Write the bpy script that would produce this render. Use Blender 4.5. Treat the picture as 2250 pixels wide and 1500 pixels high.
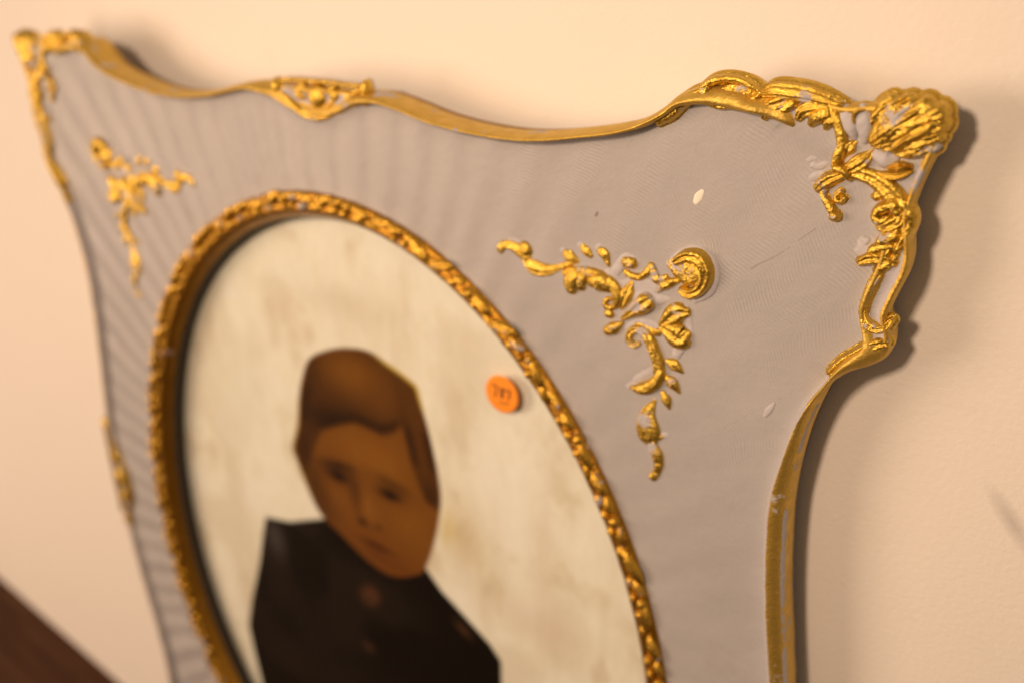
import bpy, math, random
import numpy as np
from mathutils import Matrix, Vector

scene = bpy.context.scene
for o in list(bpy.data.objects):
    bpy.data.objects.remove(o, do_unlink=True)
MM = 0.001

# ------------------------------------------------------------------ camera
cam_data = bpy.data.cameras.new('camera')
cam_data.sensor_width = 36.0
cam_data.lens = 30.76
cam_data.clip_start = 0.01
cam_data.clip_end = 60.0
cam_data.dof.use_dof = True
cam_data.dof.focus_distance = 0.292
cam_data.dof.aperture_fstop = 4.6
cam_data.dof.aperture_blades = 0
cam = bpy.data.objects.new('camera', cam_data)
scene.collection.objects.link(cam)
CR = ((0.7834769, -0.2401873, 0.5731265), (0.6213394, 0.3177222, -0.7162332), (-0.0100649, 0.9172582, 0.3981658))
cm = Matrix(CR).to_4x4()
cm.translation = Vector((0.3306138, -0.3001189, 0.7092473))
cam.matrix_world = cm
scene.camera = cam

# ------------------------------------------------------------------ world and lamps (indoor, warm lamp light)
world = bpy.data.worlds.new('World')
scene.world = world
world.use_nodes = True
bg = world.node_tree.nodes['Background']
bg.inputs['Color'].default_value = (1.0, 0.71, 0.48, 1)
bg.inputs['Strength'].default_value = 0.245

def area_lamp(name, loc, target, size, power, colour):
    d = bpy.data.lights.new(name, 'AREA')
    d.shape = 'DISK'; d.size = size; d.energy = power; d.color = colour
    o = bpy.data.objects.new(name, d)
    scene.collection.objects.link(o)
    o.location = loc
    o.rotation_euler = (Vector(target) - Vector(loc)).to_track_quat('-Z', 'Y').to_euler()
    return o
sd_ = bpy.data.lights.new('shaded_lamp', 'SPOT')
sd_.energy = 12.6; sd_.color = (1.0, 0.70, 0.47); sd_.shadow_soft_size = 0.042
sd_.spot_size = math.radians(92); sd_.spot_blend = 1.0
so_ = bpy.data.objects.new('shaded_lamp', sd_)
scene.collection.objects.link(so_)
so_.location = (0.165, -0.66, 0.90)
so_.rotation_euler = (Vector((0.05, 0.0, 0.56)) - Vector(so_.location)).to_track_quat('-Z', 'Y').to_euler()
area_lamp('room_lamp', (-1.1, -1.1, 0.62), (-0.2, 0.0, 0.35), 0.8, 15.3, (1.0, 0.70, 0.48))

scene.view_settings.view_transform = 'Standard'
scene.view_settings.look = 'None'
scene.view_settings.exposure = 0.2
scene.view_settings.gamma = 1.0
scene.view_settings.use_curve_mapping = False
scene.render.engine = 'CYCLES'
try:
    scene.cycles.blur_glossy = 0.3
    scene.cycles.sample_clamp_indirect = 6.0
except Exception:
    pass

# frame placement in the room: it leans against the wall, standing on the floor
FRAME_M = Matrix(((0.9993908, -0.00036546, 0.0348976, 0.0), (0.0348995, 0.0104654, -0.999336, -0.033531),
                  (0.0, 0.9999452, 0.0104718, 0.352859), (0, 0, 0, 1)))

# ------------------------------------------------------------------ outline data (millimetres on the frame's face)
# outer_u, outer_v, inner_u, inner_v from the top centre clockwise to the middle of the right side
STATIONS = [
 (0,304.5,0,290),(9,304.5,9,291),(18,304.5,18,293.5),(28,304.5,27,297.5),(36,305,36,299.5),(46,304,46,300),(58,301.5,58,298.2),
 (74,298,73,295),(92,295.8,92,292.8),(112,295,112,292),(130,296.5,130,293),(148,299.5,148,296),(162,302.5,161,298.5),
 (172,305.5,172,302),(180,310.5,181,306.5),(186,315.5,187,310.5),(195,318.5,196,311.5),(204,318.5,205,310.5),(212,316,213,310),
 (220,317.5,221,308),(230,318,230,304),(239,315.5,237,299),(249,316.5,243,297),(259,317.5,248,298),(266,315.5,251,297),
 (268.5,310,252,295),(268,304,252.5,291),(266,297,253,287),(264.5,290,254,283),(264,284,255.5,280),(265.5,277,257,275),
 (266.5,271,257,270),(266,265,256,265),(264,258,254.5,259),(262.5,251,253.5,252),(264.5,246,254.5,247),(265.5,241,256,243),
 (264,236.5,256,239.5),(260,232.5,254,237),(254,229,250.5,232),(248.5,223,246.5,223),(245.5,214,241,213),(243,203,237.5,203),
 (241.5,191,235,191),(240.5,178,232.5,178),(240.5,166,232,166),(241.5,150,233,150),(243.5,131,235,131),(246.5,110,238,110),
 (250,88,241.5,88),(253,68,244.5,68),(256,50,247,50),(258,39,248,39),(257,20,246,20),(256.5,0,244,0)]
OVAL_A, OVAL_B = 203.0, 254.0
# relief pieces: name, centre line (mm), widths (mm), height (mm), options
APPLIQUE = [
 ('tendril', [[106.8, 245.4], [108.5, 247.6], [112.7, 248.2], [116.5, 246.9], [120.6, 244.7]], [2.9, 2.7, 2.9, 3.7, 3.3], 2.2, {}),
 ('bead', [[119.4, 248.4], [120.6, 247.1]], [4.6, 4.4], 2.6, {}),
 ('leaf', [[119.4, 243.5], [123.8, 241], [129.3, 240.7], [134.6, 242.3], [138.5, 244.8]], [2, 4.6, 4, 2.5, 1.2], 2.6, {'g': 2}),
 ('tendril', [[137.7, 243.7], [141.5, 245.6], [144.1, 247.5]], [1.9, 2.2, 1.4], 1.8, {}),
 ('leaf', [[139.7, 249.4], [141.9, 248.6], [144.9, 247.3]], [2.9, 3.4, 1.9], 2, {}),
 ('acanthus_leaf', [[139, 241.6], [143.3, 243.1], [149.2, 244.4], [155.1, 243.9], [159.7, 242]], [2.2, 3, 3.1, 3.2, 2.8], 3.4, {'g': 2}),
 ('lobe', [[144.6, 242], [142.7, 238.5], [142.8, 235.3]], [3.5, 4.2, 3.2], 3.2, {}),
 ('lobe', [[148.4, 242.7], [147, 239.8], [147.3, 237.2]], [2.7, 3.3, 2.6], 2.6, {}),
 ('lobe', [[152.3, 240.5], [156, 241.2], [160.2, 239.8]], [3, 4.9, 3], 4.2, {}),
 ('scroll', [[159.7, 242.3], [162.8, 239.6], [164, 236.1], [163.1, 232.8], [161.3, 231]], [3.7, 3.9, 3.4, 2.5, 1.6], 2.8, {}),
 ('scroll', [[160.8, 235.1], [159, 234.1], [158.7, 232.1], [160.3, 230.9], [162, 232.1]], [1.4, 1.8, 2.1, 1.9, 1.3], 2.2, {}),
 ('bead', [[160, 228.8], [161.1, 228.3]], [2.9, 2.6], 2.2, {}),
 ('leaflet', [[147.4, 253.7], [149.1, 252.2], [151.1, 250.6]], [2.2, 2.9, 1.7], 1.8, {}),
 ('leaflet', [[155.4, 253.5], [157.4, 252.2], [159.2, 248.4]], [2.6, 3, 1.3], 1.9, {}),
 ('bead', [[166.9, 251.1], [169.6, 251.2]], [3.4, 3.4], 2.6, {}),
 ('tendril', [[166.7, 247.1], [169.9, 246.1], [173.4, 246.4], [176, 248.9], [177.7, 251.2]], [1.7, 2, 1.9, 2.1, 2.1], 1.9, {}),
 ('tendril', [[177.5, 251.5], [179, 248.8], [180.7, 246.6], [183.9, 248.3]], [2.2, 2.4, 2.5, 1.8], 2, {}),
 ('shell_rim', [[188.2, 255.8], [192, 258.6], [196.6, 258.9], [199.6, 256.1], [200.5, 252], [198.6, 247.4], [194.5, 244.5], [191.2, 245.2]], [3.2, 4.1, 5.1, 5, 4.5, 3.9, 3.8, 3], 5.6, {'g': 1}),
 ('shell_cup', [[186.1, 254], [190.3, 252.4], [195.5, 250.6], [197.1, 248.2]], [4.4, 8.1, 8.1, 4.5], 3, {'g': 4}),
 ('leaf', [[181, 242.3], [184.1, 245.6], [188.8, 248.2]], [1.1, 2.6, 1.7], 2.4, {}),
 ('bud', [[166.9, 228.3], [170.3, 231.4], [173.7, 234.5], [176.7, 237.3]], [1.6, 3.1, 5.4, 5.9], 4.6, {'g': 1}),
 ('leaf', [[165.8, 232.4], [167.2, 236.5], [168.7, 240.1], [169.8, 243.3]], [1.5, 3.5, 3.3, 1.6], 2.4, {'g': 1}),
 ('drop', [[160, 221.3], [163, 223.3], [166.7, 226.3]], [3.3, 4, 1.1], 3, {}),
 ('petal', [[184.1, 229.5], [187.6, 233.6], [190.4, 236.1], [193.1, 236.7]], [3, 5.4, 5.3, 3.1], 3.6, {'g': 1}),
 ('petal', [[184.6, 228.8], [188.5, 227.6], [192, 226.2], [193.8, 228.1]], [3.2, 6.3, 6.4, 3.4], 4, {'g': 1}),
 ('scroll', [[174.2, 219.5], [172, 218.3], [170, 220], [170.4, 223], [173.1, 225.2], [176.3, 224.6], [179, 221.9], [181.3, 217.9], [183.3, 213.4], [183.7, 209.6]], [1.6, 2.5, 2.7, 2.6, 2.8, 3.5, 3.9, 4, 4.1, 3.7], 3, {'g': 1}),
 ('acanthus_leaf', [[184.7, 210.7], [183.4, 206.4], [180.1, 202.7], [176.1, 200.6], [172.2, 200.1]], [3.1, 4.3, 4.7, 4.2, 1.5], 3.6, {}),
 ('tendril', [[170.3, 224.5], [172.6, 226.9], [176.5, 226.9], [179.7, 226], [182.3, 225.9]], [1, 1.2, 1.4, 2.1, 2.5], 1.7, {}),
 ('leaflet', [[187.1, 215.3], [189.8, 214.4], [193.4, 212.2]], [1.8, 3.5, 1], 2.2, {}),
 ('leaflet', [[186.8, 208.3], [189.6, 206.6], [192.7, 203.5]], [1.9, 3.6, 1], 2.2, {}),
 ('leaflet', [[185.9, 201.5], [187.5, 198.9], [189.1, 195.5]], [1.6, 3.1, 0.9], 2, {}),
 ('leaf', [[182.8, 197.1], [180.4, 191.6], [180.1, 186.2], [181.3, 180.7], [182.9, 177.1]], [1, 4, 6.6, 7.1, 3.1], 2.6, {'g': 2}),
 ('leaflet', [[183.5, 180.6], [185.5, 181.3], [187.8, 182.9]], [2.1, 1.7, 0.6], 1.6, {}),
 ('tendril', [[182.7, 177.4], [185, 173.6], [186.1, 169.8], [185.7, 165.8], [184.1, 162.4]], [3.1, 3.5, 2.9, 2.3, 2.5], 2.2, {}),
]
APPLIQUE_BASE = [
 ('g', [[185, 253.8], [190.5, 258.9], [196, 260.6], [201.2, 257.5], [202.8, 252.3], [201.2, 246.5], [196.2, 241.9]], [3.4, 4, 4.4, 4.6, 4.4, 4, 2.7], 1.8, {}),
 ('g', [[137.8, 250.2], [142.1, 250.6]], [3.8, 3], 1.2, {}),
 ('g', [[146.3, 254.3], [150.2, 250.9]], [3.9, 3.4], 1.2, {}),
 ('g', [[154.6, 254.6], [158, 250.9]], [4.2, 3.4], 1.2, {}),
 ('g', [[162.3, 246.5], [166.7, 252.5], [171.5, 251.9]], [4.3, 4.2, 3], 1.2, {}),
 ('g', [[164.2, 240.2], [170.5, 240.8], [176.7, 242.8], [181.3, 242.3]], [6.8, 10.2, 8.7, 4.5], 1, {}),
 ('g', [[173.9, 237.1], [179.3, 238.3], [186, 240.4]], [8.1, 5.7, 2.1], 1.5, {}),
 ('g', [[187.1, 236.3], [192.9, 237.6], [194.4, 233.6], [194.9, 227.1], [191.2, 221], [190.3, 218.5]], [3.6, 3.8, 3, 3.6, 4.2, 3.6], 1.4, {}),
 ('g', [[168.2, 224.5], [173.7, 228], [180, 228], [183.3, 225.1]], [2.9, 3, 3.6, 3.3], 1.2, {}),
 ('g', [[170.4, 199.4], [176.6, 206.3], [181.1, 210.7]], [2.9, 3.6, 2.1], 1.2, {}),
 ('g', [[105.9, 247.6], [114.4, 249.9], [120.9, 246.3], [124.6, 245.8]], [3.4, 4.2, 4.5, 2.5], 1.2, {}),
 ('g', [[159.1, 245.2], [160.8, 243.3], [164.2, 240.2]], [5.1, 5.1, 4.2], 1, {}),
 ('g', [[187, 182.8], [189, 183.4]], [3.2, 2.7], 1.1, {}),
 ('g', [[188.3, 176.6], [191.5, 177.2]], [1.7, 1.5], 0.5, {}),
]
CORNER = [
 ('scroll', [[177.7, 304.7], [182.4, 307.6], [186.1, 311.3], [189.8, 314.1], [192.9, 315.6], [195.4, 316.9]], [2.8, 3.4, 3.6, 3.6, 3.5, 2.7], 5, {}),
 ('scroll', [[193.3, 316.8], [196.9, 319.5], [201.3, 320.7], [206.3, 320.4], [210.3, 319], [214, 316.7]], [2.2, 2.6, 2.4, 2.3, 2.2, 1.5], 5, {'sk': 5}),
 ('scroll', [[195.1, 317.2], [194.4, 315.1], [196.1, 313], [201, 311.8], [206.6, 312.9], [210.8, 314.8], [214.1, 317]], [3.2, 3.2, 2.7, 2.2, 2, 1.8, 1], 5.2, {}),
 ('shell', [[198.6, 315.3], [202.5, 316.1], [206.9, 316.6], [211.3, 316.8]], [3.6, 5.7, 4.9, 1.5], 3.6, {'g': 5}),
 ('gilt_stripe', [[203.7, 306.5], [206.7, 307.9], [210.5, 308.7]], [0.5, 0.6, 0.5], 0.7, {}),
 ('gilt_stripe', [[205, 307.7], [208.8, 309.1], [212.8, 310.1]], [0.5, 0.7, 0.5], 0.7, {}),
 ('gilt_stripe', [[206.8, 306.5], [210.6, 307.7], [214.6, 308.9]], [0.5, 0.7, 0.5], 0.7, {}),
 ('gilt_stripe', [[210.7, 306.7], [213.4, 307.5], [215.2, 308.1]], [0.4, 0.6, 0.4], 0.7, {}),
 ('gilt_stripe', [[206.6, 309.1], [210.3, 310.4], [214, 311.6]], [0.4, 0.6, 0.5], 0.7, {}),
 ('acanthus_leaf', [[214, 316.6], [218.1, 318.1], [223.9, 318], [229.5, 317.5], [234.7, 316.4], [239.3, 315.1]], [2, 4.5, 4.9, 4.6, 3.8, 2.4], 6.5, {'g': 3}),
 ('lobe', [[222.1, 315], [218.6, 313.5], [216.2, 311.5], [215.6, 309.5]], [3, 3.3, 3, 1.8], 4.6, {'g': 1}),
 ('lobe', [[224.3, 314.7], [221.4, 312.4], [220.6, 310.4]], [2.6, 2.6, 1.9], 4, {}),
 ('lobe', [[235.5, 314.3], [231.5, 313.8], [228.1, 312.5], [226.6, 310.1]], [2.4, 3.2, 3, 1.9], 5, {'g': 2}),
 ('lobe', [[235.7, 312.6], [232.4, 311.1], [230.9, 309]], [3, 3.3, 2], 5.2, {}),
 ('lobe', [[237.9, 310.9], [236.1, 309.7], [235.6, 308]], [2.5, 2.5, 1.5], 4.6, {}),
 ('crescent', [[236, 314.1], [238.7, 310.9], [240.3, 307.2], [241.1, 303.3], [240.5, 299.8], [239.7, 296.6]], [1.9, 2.4, 2.3, 2.2, 2.2, 1.5], 4.6, {}),
 ('petal', [[240.2, 313.7], [241.8, 311.2], [243.5, 308], [244.6, 305.6]], [2.8, 3.8, 3.3, 1.4], 4.4, {'grey': 1}),
 ('petal', [[245.5, 314.2], [246.9, 311.2], [247.6, 307.9], [247.6, 305]], [2.8, 4.2, 3.6, 1.9], 5, {'grey': 1}),
 ('petal_edge', [[244.3, 310.5], [243.8, 312.4], [244.8, 314], [246.6, 314.5]], [0.7, 0.9, 1, 0.7], 6, {}),
 ('shell_rib', [[249, 308], [250.3, 312], [252.1, 315.4], [254.1, 317.4]], [2.9, 4.3, 5.3, 4.8], 5.4, {'rough': 1, 'sk': 3}),
 ('shell_rib', [[249.7, 306.6], [252.7, 311.2], [256.2, 315.3], [259.1, 317.1]], [3.4, 5.3, 6.2, 5.7], 6.2, {'rough': 1, 'sk': 3}),
 ('shell_rib', [[250.3, 305.7], [254.3, 310], [259.1, 314.1], [263.6, 316.8]], [3.4, 5.8, 6.6, 6.1], 6.8, {'rough': 1, 'sk': 3}),
 ('shell_rib', [[250.9, 305.1], [255.9, 308.7], [262.1, 312.5], [267.3, 315.3]], [3.4, 5.8, 6.6, 6], 6.8, {'rough': 1, 'sk': 3}),
 ('shell_rib', [[251.9, 304.5], [257.1, 306.9], [263.4, 309.9], [268.5, 312.4]], [2.9, 5.3, 6.1, 5.1], 6.4, {'rough': 1, 'sk': 3}),
 ('shell_rib', [[254, 303.2], [258.8, 305.2], [263.9, 307.1], [268, 308.9]], [2.4, 4.8, 5.2, 4.2], 5.8, {'rough': 1, 'sk': 3}),
 ('shell_rib', [[257.3, 302.6], [261.3, 303.5], [264.7, 304.6], [267.6, 305.9]], [2.4, 4.3, 4.3, 3.3], 5, {'rough': 1, 'sk': 2}),
 ('boss_lobe', [[256.2, 298.1], [258.9, 298.9], [262, 299.3]], [2.4, 3.9, 2.4], 6.5, {'g': 2, 'rough': 1}),
 ('leaf', [[241.9, 294.6], [245.3, 297.1], [248.3, 299.7], [250.5, 302.6]], [1.3, 3.5, 3.5, 1.2], 5, {'g': 2}),
 ('leaf', [[242, 299.4], [243.5, 302.6], [244.9, 304.7]], [1.3, 3, 1.5], 4, {'g': 1}),
 ('knot', [[240.2, 296.2], [242.8, 295.8], [244.8, 293.7]], [2, 2.2, 1.7], 5.2, {}),
 ('band', [[243.2, 294.8], [247.6, 295.1], [252.1, 294.2], [256.3, 291.7], [259.6, 288.7], [261.6, 285]], [2, 2.8, 3.4, 4, 4.2, 3.3], 4.6, {'g': 1}),
 ('leaf', [[252.3, 295.9], [255.6, 295.8], [259.3, 296.3], [262.7, 297.9]], [1, 2, 2.2, 1], 5.4, {'g': 1}),
 ('scroll', [[243.7, 294.9], [240.4, 293.2], [237.6, 291.3], [235.4, 288.9]], [1.8, 3, 3.4, 2.1], 4.4, {'g': 1}),
 ('tendril', [[237.4, 288.9], [236.9, 287], [238.4, 285.4], [240, 283.3], [241.2, 281.6]], [1.5, 1.6, 1.9, 2.1, 1.9], 3, {}),
 ('bead', [[241.3, 280.8], [242.4, 280.7]], [2.7, 2.6], 3.6, {}),
 ('ring', [[242.8, 288.9], [241.5, 287.4], [241.7, 285.9], [243.2, 285.7], [244, 287]], [1, 1.1, 1.2, 1.2, 1], 3.2, {}),
 ('lobe', [[259.8, 287.2], [257.1, 286.3], [255, 284.7], [254.3, 282.6], [255.9, 281.5], [258.2, 282.7]], [2.5, 2.5, 2.3, 2, 2.1, 1.8], 5, {}),
 ('lobe', [[254.6, 290], [253.4, 288.8], [252.4, 288.7]], [2.5, 2.2, 1.2], 3.6, {}),
 ('lobe', [[262.3, 283.6], [259.8, 281.1], [257.2, 279.9], [254.7, 280.3]], [2.9, 3.3, 2.8, 1.2], 4.6, {'g': 1}),
 ('spine', [[260.2, 287.8], [262.7, 284.1], [262.8, 280.1], [261.6, 275.8], [260.9, 271.5], [259.6, 267.6]], [4.2, 4.6, 4.2, 3.6, 3.1, 1.9], 4.8, {'g': 1, 'rough': 1}),
 ('lobe', [[261.3, 277.8], [259.1, 276.9], [257, 274.7], [255.8, 273.2]], [2.5, 2.8, 2.2, 1], 4.8, {}),
 ('lobe', [[260.5, 274], [257.7, 273.5], [255.2, 271.8], [254.7, 270.4]], [2.1, 2.3, 2.3, 1.3], 4.4, {}),
 ('lobe', [[262.2, 269.1], [258.3, 269.7], [254.9, 269.3], [251.7, 267.4]], [1.9, 2.6, 2.7, 1.8], 4.6, {'g': 1}),
 ('lobe', [[260.8, 268.9], [258.7, 266.9], [257, 265.2]], [2, 2.4, 1.5], 4.4, {}),
 ('lobe', [[252.7, 274], [251.4, 274.5]], [2.1, 1.6], 2.6, {'grey': 1}),
 ('lobe', [[254.2, 273.5], [252.1, 271.5], [250.7, 270.4]], [3, 4.1, 2.1], 2.4, {'grey': 1}),
 ('scroll', [[258, 264.2], [256.8, 260.9], [256, 257.5], [255.4, 253.6], [255.6, 250.3], [257, 248.1], [259.7, 246.8], [262.3, 247.4], [264.1, 250.2]], [2.6, 2.4, 2.2, 2.2, 2.5, 2.9, 3.1, 2.6, 1.9], 4.8, {'g': 1}),
 ('scroll', [[263.8, 242.5], [261.3, 241.7], [258.2, 239.4], [255.1, 236.2], [251.7, 232.7], [248.3, 227.7]], [2.5, 3.7, 3.8, 3.6, 3.6, 3.2], 5, {'g': 1}),
 ('bead', [[230.9, 297.1], [232.1, 298], [233.1, 297.9]], [1.5, 1.7, 1.5], 1.1, {'grey': 1}),
 ('bead', [[232.4, 295.8], [234.5, 295.5], [236.4, 296.8]], [1.8, 2, 1.8], 1.2, {'grey': 1}),
 ('bead', [[232.4, 291.4], [233.9, 292.3], [235.8, 293.6]], [1.8, 2.3, 1.7], 1.2, {'grey': 1}),
 ('lobe', [[251.9, 301.5], [254.9, 300.4], [257.6, 301.2]], [2.4, 3.4, 1.9], 4.6, {'grey': 1}),
 ('lobe', [[243.5, 299.6], [245.7, 300.9]], [3, 2], 2.4, {'grey': 1}),
]
CREST = [
 ('loop', [[-24.2, 301], [-17.7, 298.3], [-11.1, 294.1], [-4.8, 291.1], [2.7, 290.5], [10.3, 292.4], [18.4, 295.8], [26.6, 298.3], [34.1, 300.7]], [2.6, 3.6, 4, 3.6, 2.9, 2.4, 2.1, 2.1, 1.8], 4.8, {}),
 ('bead', [[2.6, 300.7], [3.4, 299.5]], [8.9, 8.4], 5, {}),
 ('scroll', [[14.1, 304.9], [13.4, 302.7], [15.9, 301.7], [13.4, 299.1], [8.5, 295.9], [5.1, 294.7]], [3.1, 4.1, 4.1, 2.9, 2, 1.2], 4.4, {}),
 ('scroll', [[-6.2, 304.7], [-8.9, 302.4], [-8.7, 300.2], [-5.5, 299.2]], [2.4, 3.6, 3.8, 2], 4.4, {}),
 ('tie', [[35.3, 308], [35.4, 305.4], [34.7, 302.2], [34, 299.5]], [3.8, 4.7, 3.4, 2.5], 5.6, {}),
 ('tie', [[-24.9, 305.7], [-23.8, 303.2], [-23.2, 301.1]], [3.1, 4.1, 3.1], 5.4, {}),
 ('lip', [[-18.9, 306.4], [-9.2, 307], [1.6, 307.1], [10.8, 307.3], [21.8, 306.9], [33, 307]], [2.2, 1.9, 1.9, 1.9, 1.9, 1.8], 5.2, {}),
 ('leaf', [[23.9, 301.7], [28, 303.8], [32.9, 305.6]], [1, 1.8, 1.8], 4.2, {}),
]

# portrait print, outlines in millimetres on the frame's face
HEAD = [[-42.5,150.2],[-26.3,159.7],[-10.3,165.2],[6.5,167.3],[20.4,163.3],[32.2,159.5],[39.6,156],[43.1,144.4],[47.3,130.1],[51.4,111],[53.2,96.6],[52.1,83.9],[47.2,62.9],[38.8,41.1],[29,32.4],[17.1,26],[5.1,24],[-10.8,27.5],[-30.8,36.8],[-47.2,44.3],[-56.4,58.5],[-63.1,73.5],[-67.1,84.1],[-60,101.6],[-56.1,120.7],[-50.6,136.5]]
COAT = [[-103.7,19],[-77.1,25.9],[-50.2,38.7],[-40,44],[-20,44],[-3.3,40],[12.9,40],[28.9,42],[38.8,43],[51.1,31.6],[70.1,20.6],[85.3,11.5],[92.8,3.6],[93,-12],[104,-100],[122,-262],[-128,-262],[-136.5,-144.2],[-140.2,-117.9],[-142.3,-91.4],[-132.7,-62.3],[-117.6,-23.6]]
HAIR = [[-61,68],[-66,84],[-58,100.6],[-52.1,126.7],[-42.5,150.2],[-26.3,159.7],[-10.3,165.2],[6.5,167.3],[20.4,163.3],[32.2,159.5],[39.6,156],[43.1,144.4],[47.3,130.1],[51.4,111],[52.3,88.6],[46.7,86.4],[41.6,89.1],[33.8,106.2],[29.7,124.3],[27.4,129.5],[20.8,123.6],[11.3,119],[2,119.8],[-9.4,120],[-21.8,114.6],[-37.1,105.7],[-45.1,93.2],[-53.8,76.8]]

# ------------------------------------------------------------------ helpers
def link(name, mesh, mat=None, parent=None, smooth=True):
    o = bpy.data.objects.new(name, mesh)
    scene.collection.objects.link(o)
    if mat is not None and not mesh.materials:
        mesh.materials.append(mat)
    if smooth and len(mesh.polygons):
        mesh.polygons.foreach_set('use_smooth', np.ones(len(mesh.polygons), dtype=bool))
    if parent is not None:
        o.parent = parent
    return o

def mesh_from(name, verts, faces):
    m = bpy.data.meshes.new(name)
    m.from_pydata([tuple(float(c) for c in v) for v in verts], [], faces)
    m.update()
    return m

def tag(o, label, cat, group=None):
    o['label'] = label; o['category'] = cat
    if group: o['group'] = group

def catmull(P, n, closed=False):
    P = np.asarray(P, float)
    if len(P) == 2 and not closed:
        t = np.linspace(0, 1, n)[:, None]
        return P[0]*(1-t) + P[1]*t
    if closed:
        Q = np.vstack([P[-1], P, P[0], P[1]])
        seg = len(P)
    else:
        Q = np.vstack([2*P[0]-P[1], P, 2*P[-1]-P[-2]])
        seg = len(P)-1
    out = []
    ts = np.linspace(0, seg, n, endpoint=not closed)
    for t in ts:
        i = min(int(t), seg-1); s = t-i
        p0, p1, p2, p3 = Q[i], Q[i+1], Q[i+2], Q[i+3]
        out.append(0.5*((2*p1)+(-p0+p2)*s+(2*p0-5*p1+4*p2-p3)*s*s+(-p0+3*p1-3*p2+p3)*s**3))
    return np.array(out)

_rng = np.random.RandomState(7)
_tab = _rng.rand(64, 64, 64)
def vnoise(x, y, z=0.0):
    x = np.asarray(x, float); y = np.asarray(y, float); z = np.asarray(z, float)+0*x
    xi = np.floor(x).astype(int); yi = np.floor(y).astype(int); zi = np.floor(z).astype(int)
    fx, fy, fz = x-xi, y-yi, z-zi
    fx = fx*fx*(3-2*fx); fy = fy*fy*(3-2*fy); fz = fz*fz*(3-2*fz)
    r = 0
    for dx in (0, 1):
        for dy in (0, 1):
            for dz in (0, 1):
                w = (fx if dx else 1-fx)*(fy if dy else 1-fy)*(fz if dz else 1-fz)
                r = r+w*_tab[(xi+dx) % 64, (yi+dy) % 64, (zi+dz) % 64]
    return r*2-1

def smooth01(a, b, x):
    t = np.clip((np.asarray(x, float)-a)/(b-a), 0, 1)
    return t*t*(3-2*t)

def place(u, v, sx, sy):
    u = np.asarray(u, float)*sx
    v = np.asarray(v, float)
    if sy < 0:
        v = -(v + 34.0*smooth01(150, 318, v))
    return u, v

def stroke_geo(pts, widths, h, opt, grow=0.0, hs=1.0, n0=-0.7, seed=0, m=13, wm=1.22):
    """a domed, tapering relief following a centre line; returns (u, v, n) grid"""
    pts = np.asarray(pts, float)
    L = np.sum(np.linalg.norm(np.diff(pts, axis=0), axis=1))
    n = int(max(7, min(48, L/0.55)))
    c = catmull(pts, n)
    w = catmull(np.c_[np.asarray(widths, float), np.zeros(len(widths))], n)[:, 0]
    w = np.clip(w, 0.5, None)*wm+grow
    d = np.gradient(c, axis=0); d /= np.linalg.norm(d, axis=1)[:, None]+1e-9
    cs, ws, caps, ds = [], [], [], []
    for ph in (88, 70, 48, 24):
        p = math.radians(ph); r = w[0]*0.5
        cs.append(c[0]-d[0]*r*math.sin(p)*0.9); ws.append(w[0]*math.cos(p)); caps.append(math.cos(p)**0.7); ds.append(d[0])
    for i in range(n):
        cs.append(c[i]); ws.append(w[i]); caps.append(1.0); ds.append(d[i])
    for ph in (24, 48, 70, 88):
        p = math.radians(ph); r = w[-1]*0.5
        cs.append(c[-1]+d[-1]*r*math.sin(p)*0.9); ws.append(w[-1]*math.cos(p)); caps.append(math.cos(p)**0.7); ds.append(d[-1])
    cs = np.array(cs); ws = np.array(ws); caps = np.array(caps); ds = np.array(ds)
    nrm = np.c_[-ds[:, 1], ds[:, 0]]
    a = np.linspace(-1, 1, m)
    a = np.sign(a)*np.abs(a)**0.85
    H = h*hs*(0.42+0.58*ws/max(ws.max(), 1e-6))*caps
    prof = (1-np.abs(a)**2.9)**0.58
    g = opt.get('g', 0)
    N = H[:, None]*prof[None, :]
    if g:
        wav = 0.5-0.5*np.cos(np.pi*(g+1)*(a+1))
        if g == 1:
            wav = 1-np.exp(-(a/0.22)**2)
        N = N*(1-0.26*(1-wav)[None, :]*smooth01(0, 4, np.arange(len(cs)))[:, None])
    U = cs[:, 0][:, None]+nrm[:, 0][:, None]*a[None, :]*ws[:, None]*0.5
    V = cs[:, 1][:, None]+nrm[:, 1][:, None]*a[None, :]*ws[:, None]*0.5
    amp = 0.85 if opt.get('rough') else 0.22
    if opt.get('rough'):
        along = U*0.80+V*0.60; across = -U*0.60+V*0.80
        nz = vnoise(along*0.16+seed, across*0.85+3, seed)*0.9+vnoise(along*0.4, across*1.3+9, seed)*0.55
    else:
        nz = vnoise(U*0.45+seed, V*0.45, seed)*0.8+vnoise(U*1.1, V*1.1+seed, 5)*0.4
    N = N+nz*amp*np.minimum(1, N/1.2)
    N = N+n0
    sk = opt.get('sk', 0)
    if sk:
        N[:, 0] -= sk; N[:, -1] -= sk; N[0, :] -= sk*0.6; N[-1, :] -= sk*0.6
    return U, V, N

def grid_faces(r, c, flip=False, off=0):
    F = []
    for i in range(r-1):
        for j in range(c-1):
            q = (off+i*c+j, off+(i+1)*c+j, off+(i+1)*c+j+1, off+i*c+j+1)
            F.append(q[::-1] if flip else q)
    return F

def stroke_verts(U, V, N, fn):
    u, v = fn(U, V)
    return np.c_[u.ravel(), v.ravel(), N.ravel()]*MM

def orient_up(verts, faces):
    q = faces[len(faces)//2]
    a, b, c, d = (Vector(verts[i]) for i in q)
    if (c-a).cross(d-b).z < 0:
        return [f[::-1] for f in faces]
    return faces

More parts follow.
